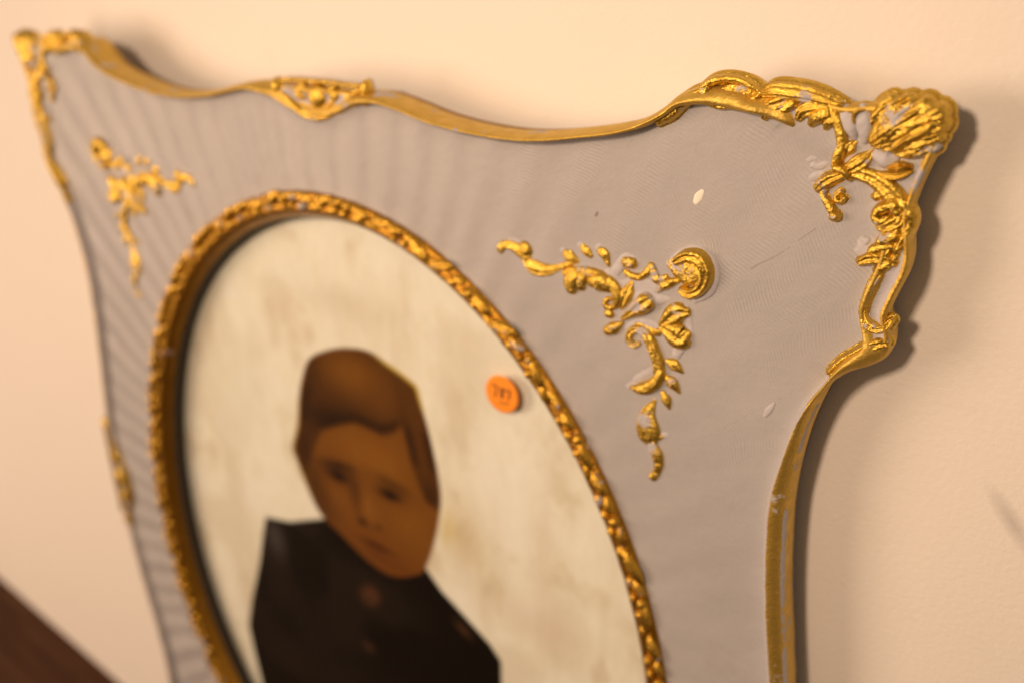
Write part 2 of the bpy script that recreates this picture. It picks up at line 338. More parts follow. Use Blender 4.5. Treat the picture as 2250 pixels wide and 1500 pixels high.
WIDEN = {'lobe': 1.9, 'leaf': 1.65, 'band': 1.9, 'spine': 1.8, 'knot': 1.6, 'crescent': 2.0, 'acanthus_leaf': 1.25, 'tendril': 1.7, 'bead': 1.5,
         'ring': 1.7, 'petal': 1.6, 'shell_rib': 1.25, 'boss_lobe': 0.95, 'leaflet': 1.6, 'petal_edge': 1.5, 'shell_rim': 1.3, 'shell_cup': 1.2, 'scroll': 1.4}

def relief_group(part_name, pieces, extra_base, root, fn, seed, base_grow, base_h, gold, grey, m=13, base_mat=None, wm=1.25):
    bv, bf = [], []
    for k, (nm, pts, w, h, op) in enumerate(list(pieces)+list(extra_base)):
        ex = k >= len(pieces)
        if nm in ('gilt_stripe',):
            continue
        U, V, N = stroke_geo(pts, w, h, {}, 0.0 if ex else base_grow, 1.0 if ex else base_h, -0.8, seed+k, 9)
        vs = stroke_verts(U, V, N, fn)
        f = orient_up(vs, grid_faces(U.shape[0], U.shape[1]))
        bf += [tuple(i+len(bv) for i in q) for q in f]
        bv += list(vs)
    base = link(part_name, mesh_from(part_name, bv, bf), base_mat or grey, root)
    for k, (nm, pts, w, h, op) in enumerate(pieces):
        U, V, N = stroke_geo(pts, w, h, op, seed=seed+k*1.7, m=41 if op.get('rough') else m, wm=WIDEN.get(nm, wm))
        vs = stroke_verts(U, V, N, fn)
        f = orient_up(vs, grid_faces(U.shape[0], U.shape[1]))
        link(nm, mesh_from(nm, vs, f), grey if op.get('grey') else gold, base)
    return base

# ------------------------------------------------------------------ materials
class NT:
    def __init__(self, name):
        self.m = bpy.data.materials.new(name); self.m.use_nodes = True
        self.t = self.m.node_tree; self.n = self.t.nodes; self.bsdf = self.n['Principled BSDF']
        self.out = self.n['Material Output']
    def node(self, kind, **kw):
        x = self.n.new(kind)
        for k, v in kw.items():
            if k in x.inputs: x.inputs[k].default_value = v
            else: setattr(x, k, v)
        return x
    def l(self, a, b): self.t.links.new(a, b)
    def noise(self, vec, scale, detail=4, rough=0.55):
        x = self.node('ShaderNodeTexNoise'); x.inputs['Scale'].default_value = scale
        x.inputs['Detail'].default_value = detail; x.inputs['Roughness'].default_value = rough
        if vec is not None: self.l(vec, x.inputs['Vector'])
        return x.outputs['Fac']
    def ramp(self, fac, stops):
        x = self.node('ShaderNodeValToRGB'); e = x.color_ramp.elements
        e[0].position, e[0].color = stops[0][0], (*stops[0][1], 1)
        e[1].position, e[1].color = stops[-1][0], (*stops[-1][1], 1)
        for p, c in stops[1:-1]:
            k = e.new(p); k.color = (*c, 1)
        self.l(fac, x.inputs['Fac']); return x.outputs['Color']
    def mix(self, fac, a, b, kind='MIX'):
        x = self.node('ShaderNodeMix'); x.data_type = 'RGBA'; x.blend_type = kind
        for s, v in ((x.inputs[0], fac), (x.inputs[6], a), (x.inputs[7], b)):
            if isinstance(v, (int, float)): s.default_value = v
            elif isinstance(v, tuple): s.default_value = (*v, 1)
            else: self.l(v, s)
        return x.outputs[2]
    def math(self, op, a, b=None, c=None):
        x = self.node('ShaderNodeMath'); x.operation = op
        for i, v in enumerate((a, b, c)):
            if v is None: continue
            if isinstance(v, (int, float)): x.inputs[i].default_value = v
            else: self.l(v, x.inputs[i])
        return x.outputs[0]
    def bump(self, height, dist, strength=1.0, normal=None):
        x = self.node('ShaderNodeBump'); x.inputs['Strength'].default_value = strength
        x.inputs['Distance'].default_value = dist
        self.l(height, x.inputs['Height'])
        if normal is not None: self.l(normal, x.inputs['Normal'])
        return x.outputs['Normal']

GREY = (0.46, 0.445, 0.475)

def gold_material(name, wear, base_a, base_b, use_attr=False, rough=0.17, relief=1.0, metal=0.92):
    t = NT(name)
    tc = t.node('ShaderNodeTexCoord'); info = t.node('ShaderNodeObjectInfo')
    vec = t.node('ShaderNodeVectorMath'); vec.operation = 'ADD'
    t.l(tc.outputs['Object'], vec.inputs[0]); t.l(info.outputs['Random'], vec.inputs[1])
    v = vec.outputs[0]
    n1 = t.noise(v, 180, 5); n2 = t.noise(v, 900, 3); n3 = t.noise(v, 75, 4)
    col = t.mix(t.math('MULTIPLY', n1, 1.0), base_a, base_b)
    lo = 0.63-wear
    mask = t.ramp(t.math('MULTIPLY_ADD', n2, 0.22, t.math('MULTIPLY', n3, 0.85)), [(lo, (0, 0, 0)), (lo+0.035, (1, 1, 1))])
    if use_attr:
        at = t.node('ShaderNodeAttribute'); at.attribute_name = 'paint'
        am = t.ramp(t.math('MULTIPLY_ADD', n1, 0.7, t.math('SUBTRACT', at.outputs['Fac'], 0.35)), [(0.46, (0, 0, 0)), (0.54, (1, 1, 1))])
        mask = t.mix(1.0, mask, am, 'LIGHTEN')
    c = t.mix(mask, col, GREY)
    t.l(c, t.bsdf.inputs['Base Color'])
    t.l(t.math('MULTIPLY_ADD', mask, -metal, metal), t.bsdf.inputs['Metallic'])
    r = t.math('MULTIPLY_ADD', n1, 0.30, rough)
    t.l(t.math('MULTIPLY_ADD', mask, 0.35, r), t.bsdf.inputs['Roughness'])
    b1 = t.bump(n2, 0.0007*relief, 0.8)
    b2 = t.bump(n1, 0.0009*relief, 0.7, b1)
    t.l(b2, t.bsdf.inputs['Normal'])
    return t.m

GOLD = gold_material('gold_paint', -0.005, (0.82, 0.575, 0.105), (0.50, 0.30, 0.033))
GOLD_BEAD = gold_material('gold_paint_beads', -0.01, (0.82, 0.52, 0.075), (0.46, 0.24, 0.025))
GOLD_RAIL = gold_material('gold_paint_rail', -0.02, (0.76, 0.53, 0.12), (0.50, 0.32, 0.055), True, 0.38, 0.5, 0.78)
GOLD_RECESS_SHADE = gold_material('gold_recess_shade', -0.05, (0.56, 0.30, 0.035), (0.32, 0.14, 0.014))  # antique brown gold, with the moulding's recess shade put into the colour

def grey_paint():
    t = NT('grey_paint')
    tc = t.node('ShaderNodeTexCoord'); v = tc.outputs['Object']
    n1 = t.noise(v, 60, 4); n2 = t.noise(v, 500, 3)
    t.l(t.mix(n1, (0.44, 0.43, 0.465), (0.52, 0.505, 0.53)), t.bsdf.inputs['Base Color'])
    t.bsdf.inputs['Roughness'].default_value = 0.6
    t.l(t.bump(n2, 0.0005, 0.5), t.bsdf.inputs['Normal'])
    return t.m
GREYM = grey_paint()

def panel_paint():
    t = NT('combed_grey_paint')
    uv = t.node('ShaderNodeUVMap'); uv.uv_map = 'comb'
    sep = t.node('ShaderNodeSeparateXYZ'); t.l(uv.outputs['UV'], sep.inputs[0])
    tc = t.node('ShaderNodeTexCoord'); ob = tc.outputs['Object']
    s, r = sep.outputs['X'], sep.outputs['Y']       # s counts comb bands, r is millimetres/10 outward
    nl = t.noise(ob, 14, 2); nm = t.noise(ob, 55, 3)
    s2 = t.math('MULTIPLY_ADD', nl, 0.8, s)
    wob = t.math('SINE', t.math('MULTIPLY', s2, 2*math.pi))
    r2 = t.math('ADD', t.math('MULTIPLY', r, 10/1.45), t.math('MULTIPLY', wob, 1.15))
    r2 = t.math('MULTIPLY_ADD', nm, 2.2, r2)
    fine = t.math('SINE', t.math('MULTIPLY', r2, 2*math.pi))
    amp = t.math('MULTIPLY_ADD', t.noise(ob, 22, 2), 1.7, -0.42)
    amp = t.math('MAXIMUM', amp, 0.08)
    fine = t.math('MULTIPLY', fine, amp)
    band = t.math('SINE', t.math('MULTIPLY_ADD', s2, 2*math.pi, 0.9))
    ng = t.noise(ob, 700, 3)
    ox = t.node('ShaderNodeSeparateXYZ'); t.l(ob, ox.inputs[0])
    bamp = t.math('MULTIPLY', t.math('MULTIPLY_ADD', t.noise(ob, 18, 3), 1.4, 0.1), t.math('MULTIPLY_ADD', ox.outputs['X'], -2.2, 0.52))
    bamp = t.math('MAXIMUM', bamp, 0.12)
    h = t.math('MULTIPLY_ADD', fine, 0.075, t.math('MULTIPLY', t.math('MULTIPLY', band, bamp), 0.72))
    h = t.math('MULTIPLY_ADD', ng, 0.10, h)
    h = t.math('MULTIPLY_ADD', t.noise(ob, 120, 3), 0.35, h)
    t.l(t.bump(h, 0.001, 1.0), t.bsdf.inputs['Normal'])
    n1 = t.noise(ob, 25, 5, 0.6)
    c = t.mix(n1, (0.375, 0.368, 0.385), (0.45, 0.44, 0.45))
    stain = t.ramp(t.noise(ob, 38, 6, 0.7), [(0.57, (0, 0, 0)), (0.78, (1, 1, 1))])
    c = t.mix(t.math('MULTIPLY', stain, 0.45), c, (0.34, 0.31, 0.30))
    t.l(c, t.bsdf.inputs['Base Color'])
    t.bsdf.inputs['Roughness'].default_value = 0.5
    t.bsdf.inputs['Specular IOR Level'].default_value = 0.35
    return t.m
PANELM = panel_paint()

def plain(name, col, rough=0.7, nscale=200, var=0.12, bumpd=0.0002):
    t = NT(name)
    tc = t.node('ShaderNodeTexCoord'); n = t.noise(tc.outputs['Object'], nscale, 4)
    t.l(t.mix(n, tuple(c*(1-var) for c in col), tuple(min(1, c*(1+var)) for c in col)), t.bsdf.inputs['Base Color'])
    t.bsdf.inputs['Roughness'].default_value = rough
    t.l(t.bump(n, bumpd, 0.5), t.bsdf.inputs['Normal'])
    return t.m

def wall_material():
    t = NT('cream_wall_paint')
    tc = t.node('ShaderNodeTexCoord'); v = tc.outputs['Object']
    n1 = t.noise(v, 4, 4); n2 = t.noise(v, 420, 4); n3 = t.noise(v, 40, 5, 0.65)
    c = t.mix(n1, (0.785, 0.745, 0.705), (0.825, 0.785, 0.735))
    c = t.mix(t.math('MULTIPLY', t.ramp(n3, [(0.55, (0, 0, 0)), (0.85, (1, 1, 1))]), 0.25), c, (0.66, 0.61, 0.55))
    vo = t.node('ShaderNodeTexVoronoi'); vo.inputs['Scale'].default_value = 14; t.l(v, vo.inputs['Vector'])
    sp = t.ramp(vo.outputs['Distance'], [(0.012, (1, 1, 1)), (0.035, (0, 0, 0))])
    c = t.mix(t.math('MULTIPLY', sp, 0.3), c, (0.40, 0.34, 0.28))
    for loc, rot, sc, k in GREY_STREAKS:
        mp = t.node('ShaderNodeMapping'); mp.vector_type = 'TEXTURE'
        mp.inputs['Location'].default_value = loc; mp.inputs['Rotation'].default_value = rot; mp.inputs['Scale'].default_value = sc
        t.l(v, mp.inputs['Vector'])
        gr = t.node('ShaderNodeTexGradient'); gr.gradient_type = 'SPHERICAL'; t.l(mp.outputs[0], gr.inputs[0])
        c = t.mix(t.math('MULTIPLY', gr.outputs['Fac'], k), c, (0.36, 0.34, 0.32))
    t.l(c, t.bsdf.inputs['Base Color'])
    t.bsdf.inputs['Roughness'].default_value = 0.75
    h = t.math('MULTIPLY_ADD', n3, 0.6, n2)
    t.l(t.bump(h, 0.0004, 0.5), t.bsdf.inputs['Normal'])
    return t.m

def floor_material():
    t = NT('dark_wood_floor')
    tc = t.node('ShaderNodeTexCoord')
    mp = t.node('ShaderNodeMapping'); mp.inputs['Scale'].default_value = (1, 14, 1); t.l(tc.outputs['Object'], mp.inputs['Vector'])
    n = t.noise(mp.outputs[0], 7, 5, 0.6)
    c = t.ramp(n, [(0.3, (0.034, 0.012, 0.005)), (0.55, (0.062, 0.023, 0.009)), (0.75, (0.10, 0.05, 0.023))])
    t.l(c, t.bsdf.inputs['Base Color'])
    t.bsdf.inputs['Roughness'].default_value = 0.6
    t.bsdf.inputs['Specular IOR Level'].default_value = 0.15
    return t.m

# ------------------------------------------------------------------ setting
GREY_STREAKS = [((0.3085, 0.0, 0.5345), (0, math.radians(50), 0), (0.017, 1, 0.0042), 0.55), ((-0.12, 0.0, 0.80), (0, math.radians(20), 0), (0.02, 1, 0.004), 0.2)]  # soft grey slanting streaks drawn into the wall colour
wv = [(-3, 0, -0.05), (3, 0, -0.05), (3, 0, 2.6), (-3, 0, 2.6), (-3, 0.1, -0.05), (3, 0.1, -0.05), (3, 0.1, 2.6), (-3, 0.1, 2.6)]
wall = link('wall', mesh_from('wall', wv, [(0, 1, 2, 3), (5, 4, 7, 6), (3, 2, 6, 7), (1, 5, 6, 2), (4, 0, 3, 7), (4, 5, 1, 0)]), wall_material(), smooth=False)
wall.location = (0, -0.004, 0)
wall['kind'] = 'structure'
floor = link('floor', mesh_from('floor', [(-3, -3, 0), (3, -3, 0), (3, 0, 0), (-3, 0, 0)], [(0, 1, 2, 3)]), floor_material(), smooth=False)
floor['kind'] = 'structure'

# ------------------------------------------------------------------ the frame
frame = bpy.data.objects.new('picture_frame', None)
frame.empty_display_size = 0.05
scene.collection.objects.link(frame)
frame.matrix_world = FRAME_M
tag(frame, 'ornate grey painted picture frame with gold scrollwork, leaning against the cream wall', 'picture frame')

st = np.array(STATIONS, float)
NH = 240
half = catmull(st, NH)                         # top centre -> right middle
ou, ov = half[:, 0], half[:, 1]; iu, iv = half[:, 2], half[:, 3]
def ring(u, v):
    a = np.c_[place(u, v, 1, 1)]               # top right
    b = np.c_[place(u, v, 1, -1)][::-1][1:]    # bottom right
    c = np.c_[place(u, v, -1, -1)][1:]         # bottom left
    d = np.c_[place(u, v, -1, 1)][::-1][1:-1]  # top left
    return np.vstack([a, b, c, d])
OUT = ring(ou, ov); INN = ring(iu, iv)
NR = len(OUT)

# --- gilt rail
gap = np.linalg.norm(OUT-INN, axis=1)
ch = smooth01(8.5, 11.5, gap)
side = (np.abs(OUT[:, 0]) > 250) & (np.abs(OUT[:, 1]) > 243) & (np.abs(OUT[:, 1]) < 292)
ch = np.where(side, 1.0, ch)
ch = np.convolve(np.r_[ch[-4:], ch, ch[:4]], np.ones(9)/9, 'valid')
cf = smooth01(10.5, 13.0, gap)*(np.abs(OUT[:, 0]) > 150)*(np.abs(OUT[:, 1]) > 150)
PT = np.array([0.0, 0.05, 0.12, 0.22, 0.34, 0.48, 0.62, 0.75, 0.86, 0.94, 1.0, 1.0, 1.0, 1.0, 1.0, 1.0])
BEV = np.array([0, 0, 0, 0, 0, 0, 0, 0, 0, 0, 0, 0.1, 0.4, 1.0, 1.6, 2.1])
NFLT = np.array([-0.9, -0.9, -0.9, -0.9, -0.9, -0.8, -0.4, 0.8, 3.0, 3.4, 0.6, -3.2, -6.8, -9.6, -12.0, -13.8])
NRND = np.array([-0.6, 2.4, 4.0, 4.8, 4.9, 4.5, 3.8, 2.8, 1.6, 0.2, -2.0, -4.2, -6.8, -9.6, -12.0, -13.8])
NCHN = np.array([-0.6, 2.0, 3.6, 3.4, 1.8, 1.3, 1.3, 1.8, 3.4, 3.4, 0.6, -3.2, -6.8, -9.6, -12.0, -13.8])
rv, paint = [], []
for i in range(NR):
    prof = NRND*(1-ch[i])+NCHN*ch[i]
    prof = prof*(1-cf[i])+NFLT*cf[i]
    od = (OUT[i]-INN[i])/max(gap[i], 1e-6)
    od = (OUT[i]-INN[i])/max(gap[i], 1e-6)
    sc = 1.0+0.40*abs(od[1])*(1-float(smooth01(5.0, 8.0, gap[i])))
    for j in range(len(PT)):
        p = INN[i]+(OUT[i]-INN[i])*PT[j]-od*BEV[j]*(1.0-0.55*abs(od[1])*float(smooth01(4.5, 7.0, gap[i])))
        n = prof[j]*(sc if prof[j] > 0 else 1)
        p = p+0
        wob = float(vnoise(p[0]*0.22, p[1]*0.22, j*0.35))*0.35
        rv.append((p[0]*MM, p[1]*MM, (n+wob)*MM))
        g = 0.0
        if ch[i] > 0.4 and 0.40 < PT[j] < 0.80: g = 0.8
        au, av = abs(p[0]), p[1]
        if ch[i] < 0.5 and au > 230 and abs(av) < 215:
            if 0.80 < PT[j] < 0.97: g = 0.50+0.22*float(vnoise(p[0]*0.1, p[1]*0.05, 3.0))
            if PT[j] < 0.27: g = 0.9
        elif PT[j] < 0.04: g = 0.6
        paint.append(g)
K = len(PT)
rf = []
for i in range(NR):
    for j in range(K-1):
        a, b = i*K+j, ((i+1) % NR)*K+j
        rf.append((a, a+1, b+1, b))
rm = mesh_from('gilt_rail', rv, rf)
at = rm.attributes.new('paint', 'FLOAT', 'POINT'); at.data.foreach_set('value', np.array(paint, dtype=np.float32))
link('gilt_rail', rm, GOLD_RAIL, frame)

# --- combed grey face panel between the oval and the rail
MIDR = INN+(OUT-INN)*(0.45+0.40*cf[:, None])
phi = np.arctan2(MIDR[:, 1]/OVAL_B, MIDR[:, 0]/OVAL_A)
INE = np.c_[np.cos(phi)*(OVAL_A-4), np.sin(phi)*(OVAL_B-4)]
me = np.c_[np.cos(phi)*229, np.sin(phi)*290]
dl = np.linalg.norm(np.roll(me, -1, axis=0)-me, axis=1)
sacc = np.concatenate([[0], np.cumsum(dl)])
bands = round(sacc[-1]/19.0)
sacc = sacc/sacc[-1]*bands
KR = 36
pv, pu = [], []
for i in range(NR+1):
    k = i % NR
    span = np.linalg.norm(MIDR[k]-INE[k]); di = np.linalg.norm(INN[k]-INE[k])
    for j in range(KR):
        t = j/(KR-1); t = 1-(1-t)**1.25
        p = INE[k]*(1-t)+MIDR[k]*t
        d = di-span*t
        n = 1.5*math.exp(-max(d, 0)/2.6)+0.25*float(vnoise(p[0]*0.03, p[1]*0.03))
        if i < NR: pv.append((p[0]*MM, p[1]*MM, n*MM))
        pu.append((sacc[i], span*t/10.0))
pf, uvi = [], []
for i in range(NR):
    for j in range(KR-1):
        a, b = i*KR+j, ((i+1) % NR)*KR+j
        pf.append((a, a+1, b+1, b)); uvi.append((i*KR+j, i*KR+j+1, (i+1)*KR+j+1, (i+1)*KR+j))
pm = mesh_from('face_panel', pv, pf)
uvl = pm.uv_layers.new(name='comb')
flat = [c for q in uvi for k in q for c in pu[k]]
uvl.data.foreach_set('uv', np.array(flat, dtype=np.float32))
link('face_panel', pm, PANELM, frame)

# --- backing board
BK = (INN+(OUT-INN)*0.4)*np.array([0.93, 0.93])
bv = [(p[0]*MM, p[1]*MM, -18.6*MM) for p in BK]+[(p[0]*MM, p[1]*MM, -17.2*MM) for p in BK]
bfc = [tuple(range(NR)), tuple(range(2*NR-1, NR-1, -1))]+[(i, NR+i, NR+(i+1) % NR, (i+1) % NR) for i in range(NR)]
link('backing_board', mesh_from('backing_board', bv, bfc), plain('raw_board', (0.22, 0.15, 0.09)), frame, smooth=False)

# --- flat wooden back of the rail, behind the face panel
RB = INN+(OUT-INN)*0.8
rbv = [(p[0]*MM, p[1]*MM, -12.6*MM) for p in RB]+[(q[0]*MM, q[1]*MM, -12.6*MM) for q in INE*1.03]
rbf = [(i, (i+1) % NR, NR+(i+1) % NR, NR+i) for i in range(NR)]
link('frame_back', mesh_from('frame_back', rbv, rbf), plain('raw_pine', (0.30, 0.20, 0.11)), frame, smooth=False)

# --- oval moulding
NE = 360
th = np.linspace(0, 2*math.pi, NE, endpoint=False)
def oval_pt(t, d, n):
    x, y = OVAL_A*math.cos(t), OVAL_B*math.sin(t)
    nx, ny = math.cos(t)/OVAL_A, math.sin(t)/OVAL_B
    l = math.hypot(nx, ny)
    return (x-nx/l*d, y-ny/l*d, n)
LP = [(-0.8, -0.6), (-0.2, 0.9), (0.7, 1.9), (2.0, 2.4), (3.4, 1.6), (4.4, 0.3), (5.4, -0.2), (6.8, 0.6), (8.6, 0.9), (10.8, -0.6), (11.8, -2.2), (12.8, -4.0), (13.5, -5.6), (13.9, -6.4)]
lv = []
for t in th:
    for j, (d, n) in enumerate(LP):
        x, y, z = oval_pt(t, d, n)
        z += float(vnoise(x*0.3, y*0.3, j*0.5))*0.35
        lv.append((x*MM, y*MM, z*MM))
KL = len(LP)
lf = [(i*KL+j, i*KL+j+1, ((i+1) % NE)*KL+j+1, ((i+1) % NE)*KL+j)[::-1] for i in range(NE) for j in range(KL-1)]
moulding = link('oval_moulding', mesh_from('oval_moulding', lv, lf), GOLD_RECESS_SHADE, frame)
SP = [(13.9, -6.4), (14.1, -7.5), (14.1, -15.2), (12.0, -15.8), (9, -15.8)]
sv = [tuple(c*MM for c in oval_pt(t, d, n)) for t in th for d, n in SP]
KS = len(SP)
sf = [(i*KS+j, i*KS+j+1, ((i+1) % NE)*KS+j+1, ((i+1) % NE)*KS+j)[::-1] for i in range(NE) for j in range(KS-1)]
link('sight_edge', mesh_from('sight_edge', sv, sf), plain('dark_filler', (0.035, 0.026, 0.018), 0.7), frame)

# beads and leaves of the moulding, one small mesh each, sharing mesh data
def blob_mesh(name, lx, ly, lz, groove=0.0, nu=12, nv=6, skew=0.0):
    vs, fs = [], []
    for i in range(nv+1):
        a = math.pi/2*i/nv
        for j in range(nu):
            b = 2*math.pi*j/nu
            x = math.cos(b)*math.sin(a); y = math.sin(b)*math.sin(a); z = math.cos(a)
            if groove: z *= 1-groove*math.exp(-(y/0.25)**2)
            taper = 1-0.35*x*skew
            vs.append(((x*lx)*MM, (y*ly*taper+skew*0.5*x*x)*MM, z*lz*MM))
    for i in range(nv):
        for j in range(nu):
            k = (j+1) % nu
            q = (i*nu+j, (i+1)*nu+j, (i+1)*nu+k, i*nu+k)
            fs.append(q)
    m = mesh_from(name, vs, fs); m.materials.append(GOLD_BEAD)
    m.polygons.foreach_set('use_smooth', np.ones(len(m.polygons), dtype=bool))
    return m
BEAD = blob_mesh('bead', 2.7, 2.5, 3.0)
SEED = blob_mesh('seed', 2.5, 1.9, 2.4)
LEAF = blob_mesh('leaf', 6.8, 2.3, 2.6, 0.35, 14, 6, 0.5)
HUSK = blob_mesh('husk', 4.8, 2.1, 2.8, 0.2, 12, 6, -0.6)
# arc-length table of the oval
tt = np.linspace(0, 2*math.pi, 3601)
ax, ay = OVAL_A*np.cos(tt), OVAL_B*np.sin(tt)
al = np.concatenate([[0], np.cumsum(np.hypot(np.diff(ax), np.diff(ay)))])
TOT = al[-1]; NP = 36; PER = TOT/NP
rnd = random.Random(11)
MOTIF = [('leaf', LEAF, 0.0, 2.0, 2.4, 16), ('leaf', LEAF, 0.36, 2.6, 2.4, -12), ('bead', BEAD, 0.54, 2.2, 2.4, 0),
         ('husk', HUSK, 0.74, 1.8, 2.0, 8), ('seed', SEED, 0.62, 6.6, 1.0, 0), ('seed', SEED, 0.80, 6.8, 1.0, 0),
         ('husk', HUSK, 0.14, 6.4, 0.9, -14), ('bead', BEAD, 0.40, 6.8, 0.8, 0)]
for k in range(NP):
    for nm, ms, f, d, n, rot in MOTIF:
        s = ((k+f)*PER+rnd.uniform(-0.9, 0.9)) % TOT
        t = float(np.interp(s, al, tt))
        x, y, z = oval_pt(t, d+rnd.uniform(-0.5, 0.5), n-0.6)
        o = bpy.data.objects.new(nm, ms); scene.collection.objects.link(o); o.parent = moulding
        ang = math.atan2(OVAL_B*math.cos(t), -OVAL_A*math.sin(t))+math.radians(rot+rnd.uniform(-12, 12))
        o.location = (x*MM, y*MM, z*MM); o.rotation_euler = (0, 0, ang)
        q = rnd.uniform(0.8, 1.2); o.scale = (q*rnd.uniform(0.9, 1.15), q, q*rnd.uniform(0.85, 1.2))

# --- relief ornaments
for sx, sy, sd in ((1, 1, 1), (-1, 1, 31), (1, -1, 61), (-1, -1, 91)):
    fn = lambda U, V, a=sx, b=sy: place(U, V, a, b)
    relief_group('corner_ornament', CORNER, [], frame, fn, sd, 2.2, 0.42, GOLD, GREYM, base_mat=GOLD)
    relief_group('corner_applique', APPLIQUE, APPLIQUE_BASE, frame, fn, sd+11, 1.4, 0.24, GOLD, GREYM, wm=1.42)
crest_maps = [lambda U, V: (U, V), lambda U, V: (-U, -(V+34.0)),
              lambda U, V: (V-297+248.5, -U*1.4), lambda U, V: (-(V-297+248.5), U*1.4)]
for i, fn in enumerate(crest_maps):
    relief_group('crest_ornament', CREST, [], frame, fn, 200+i*17, 0.6, 0.4, GOLD, GREYM)

# --- small wear on the face: a white chip, cracks, paint drips
def face_stroke(name, pts, w, h, mat, seed):
    U, V, N = stroke_geo(pts, w, h, {}, n0=0.12, seed=seed, m=7)
    vs = stroke_verts(U, V, N, lambda a, b: (a, b))
    return link(name, mesh_from(name, vs, orient_up(vs, grid_faces(U.shape[0], U.shape[1]))), mat, frame)
chip = face_stroke('paint_chip', [(193.4, 278.2), (194.2, 280.0), (195.4, 282.0)], [1.8, 2.6, 1.6], 0.35, plain('bare_plaster', (0.86, 0.82, 0.72)), 3)
CRK = plain('crack_dirt', (0.34, 0.315, 0.315))
face_stroke('crack', [(215.8, 257.9), (219, 260.5), (223.3, 263.4), (227, 266.5), (231.7, 271.3), (236, 275.5)], [.1, .2, .22, .1, .2, .1], 0.05, CRK, 4)
face_stroke('paint_drip', [(227.0, 204.0), (228.2, 206.7), (229.8, 210.0)], [1.2, 2.2, 0.8], 0.45, GREYM, 6)
face_stroke('paint_drip', [(152.6, 267.2), (153.0, 268.2)], [.9, .8], 0.4, CRK, 7)

# ------------------------------------------------------------------ portrait behind glass
portrait = bpy.data.objects.new('portrait', None)
portrait.empty_display_size = 0.03
scene.collection.objects.link(portrait)
portrait.matrix_world = FRAME_M
tag(portrait, 'oval sepia portrait of a boy in a dark buttoned coat, under glass in the frame', 'portrait')

def lin(c):
    c = np.asarray(c, float)/255.0
    return np.where(c <= 0.04045, c/12.92, ((c+0.055)/1.055)**2.4)
ILL = np.array([0.93, 0.66, 0.41])
def alb(r, g, b, k=1.0):
    return np.clip(lin((r, g, b))/ILL*k, 0.002, 0.9)

def sdf(poly, X, Y):
    P = np.asarray(poly, float); n = len(P)
    d = np.full(X.shape, 1e9); s = np.ones(X.shape)
    j = n-1
    for i in range(n):
        ex, ey = P[j]-P[i]
        wx, wy = X-P[i, 0], Y-P[i, 1]
        t = np.clip((wx*ex+wy*ey)/(ex*ex+ey*ey), 0, 1)
        d = np.minimum(d, (wx-ex*t)**2+(wy-ey*t)**2)
        c1 = Y >= P[i, 1]; c2 = Y < P[j, 1]; c3 = ex*wy > ey*wx
        s = np.where((c1 & c2 & c3) | (~c1 & ~c2 & ~c3), -s, s)
        j = i
    return s*np.sqrt(d)

STEP = 1.3
gx = np.arange(-193, 193.1, STEP); gy = np.arange(-244, 244.1, STEP)
X, Y = np.meshgrid(gx, gy, indexing='ij')
col = np.zeros(X.shape+(3,))+alb(232, 198, 154)
def lay(mask, c):
    global col
    m = np.clip(mask, 0, 1)[..., None]
    col = col*(1-m)+np.asarray(c)*m
def spot(x, y, rx, ry, rot=0.0):
    a = math.radians(rot); dx, dy = X-x, Y-y
    p = (dx*math.cos(a)+dy*math.sin(a))/rx; q = (-dx*math.sin(a)+dy*math.cos(a))/ry
    return np.exp(-(p*p+q*q))
def edge(poly, soft):
    poly = catmull(poly, len(poly)*4, True)
    return 1-smooth01(-soft, soft, sdf(poly, X, Y))
# mottled, streaked ground, with paler patches beside the head
st1 = vnoise(X*0.075, Y*0.018, 2.0)*0.6+vnoise(X*0.2, Y*0.03, 7.0)*0.4
st2 = vnoise(X*0.03, Y*0.022, 11.0)
lay(smooth01(-0.1, 0.8, st1)*0.30, alb(205, 165, 118))
blo = vnoise(X*0.045, Y*0.04, 41.0)*0.6+vnoise(X*0.11, Y*0.09, 43.0)*0.3+vnoise(X*0.25, Y*0.2, 47.0)*0.15
lay(smooth01(0.12, 0.6, blo)*0.5, alb(200, 158, 110)); lay(smooth01(0.1, 0.6, -blo)*0.45, alb(240, 214, 172))
lay(smooth01(0.05, 0.7, -st1)*0.3, alb(236, 208, 162))
lay(smooth01(0.1, 0.6, st2)*0.4, alb(205, 165, 120))
lay(spot(70, 75, 16, 26)*0.55, alb(190, 142, 80)); lay(spot(-5, 190, 40, 12)*0.35, alb(190, 150, 105))
lay(spot(98, 118, 24, 40)*0.7, alb(240, 212, 165)); lay(spot(-110, 110, 30, 60)*0.5, alb(232, 205, 160))
lay(spot(110, 40, 30, 14)*0.4, alb(205, 158, 115)); lay(spot(120, 80, 8, 40)*0.35, alb(200, 150, 100))
# coat
lay(1-smooth01(-1.2, 1.2, sdf(COAT, X, Y)), alb(17, 9, 4))
ci = 1-smooth01(-3, 3, sdf(COAT, X, Y))
lay(ci*smooth01(0.0, 0.7, vnoise(X*0.03, Y*0.03, 21.0))*0.6, alb(36, 22, 12))
lay(ci*spot(-96, 6, 9, 14)*0.7, alb(74, 58, 46))
lay(ci*np.clip(spot(-8.3, -0.3, 7.5, 5.5, 40)-spot(-8.5, -1, 3.6, 2.2, 40)*0.7, 0, 1), alb(98, 52, 24))
lay(ci*spot(-13.4, -43.1, 5, 4)*0.8, alb(70, 38, 20)); lay(ci*spot(66, 11.8, 6, 3, -30)*0.7, alb(84, 48, 24))
lay(ci*spot(-18, -88, 5, 4)*0.7, alb(66, 36, 20))
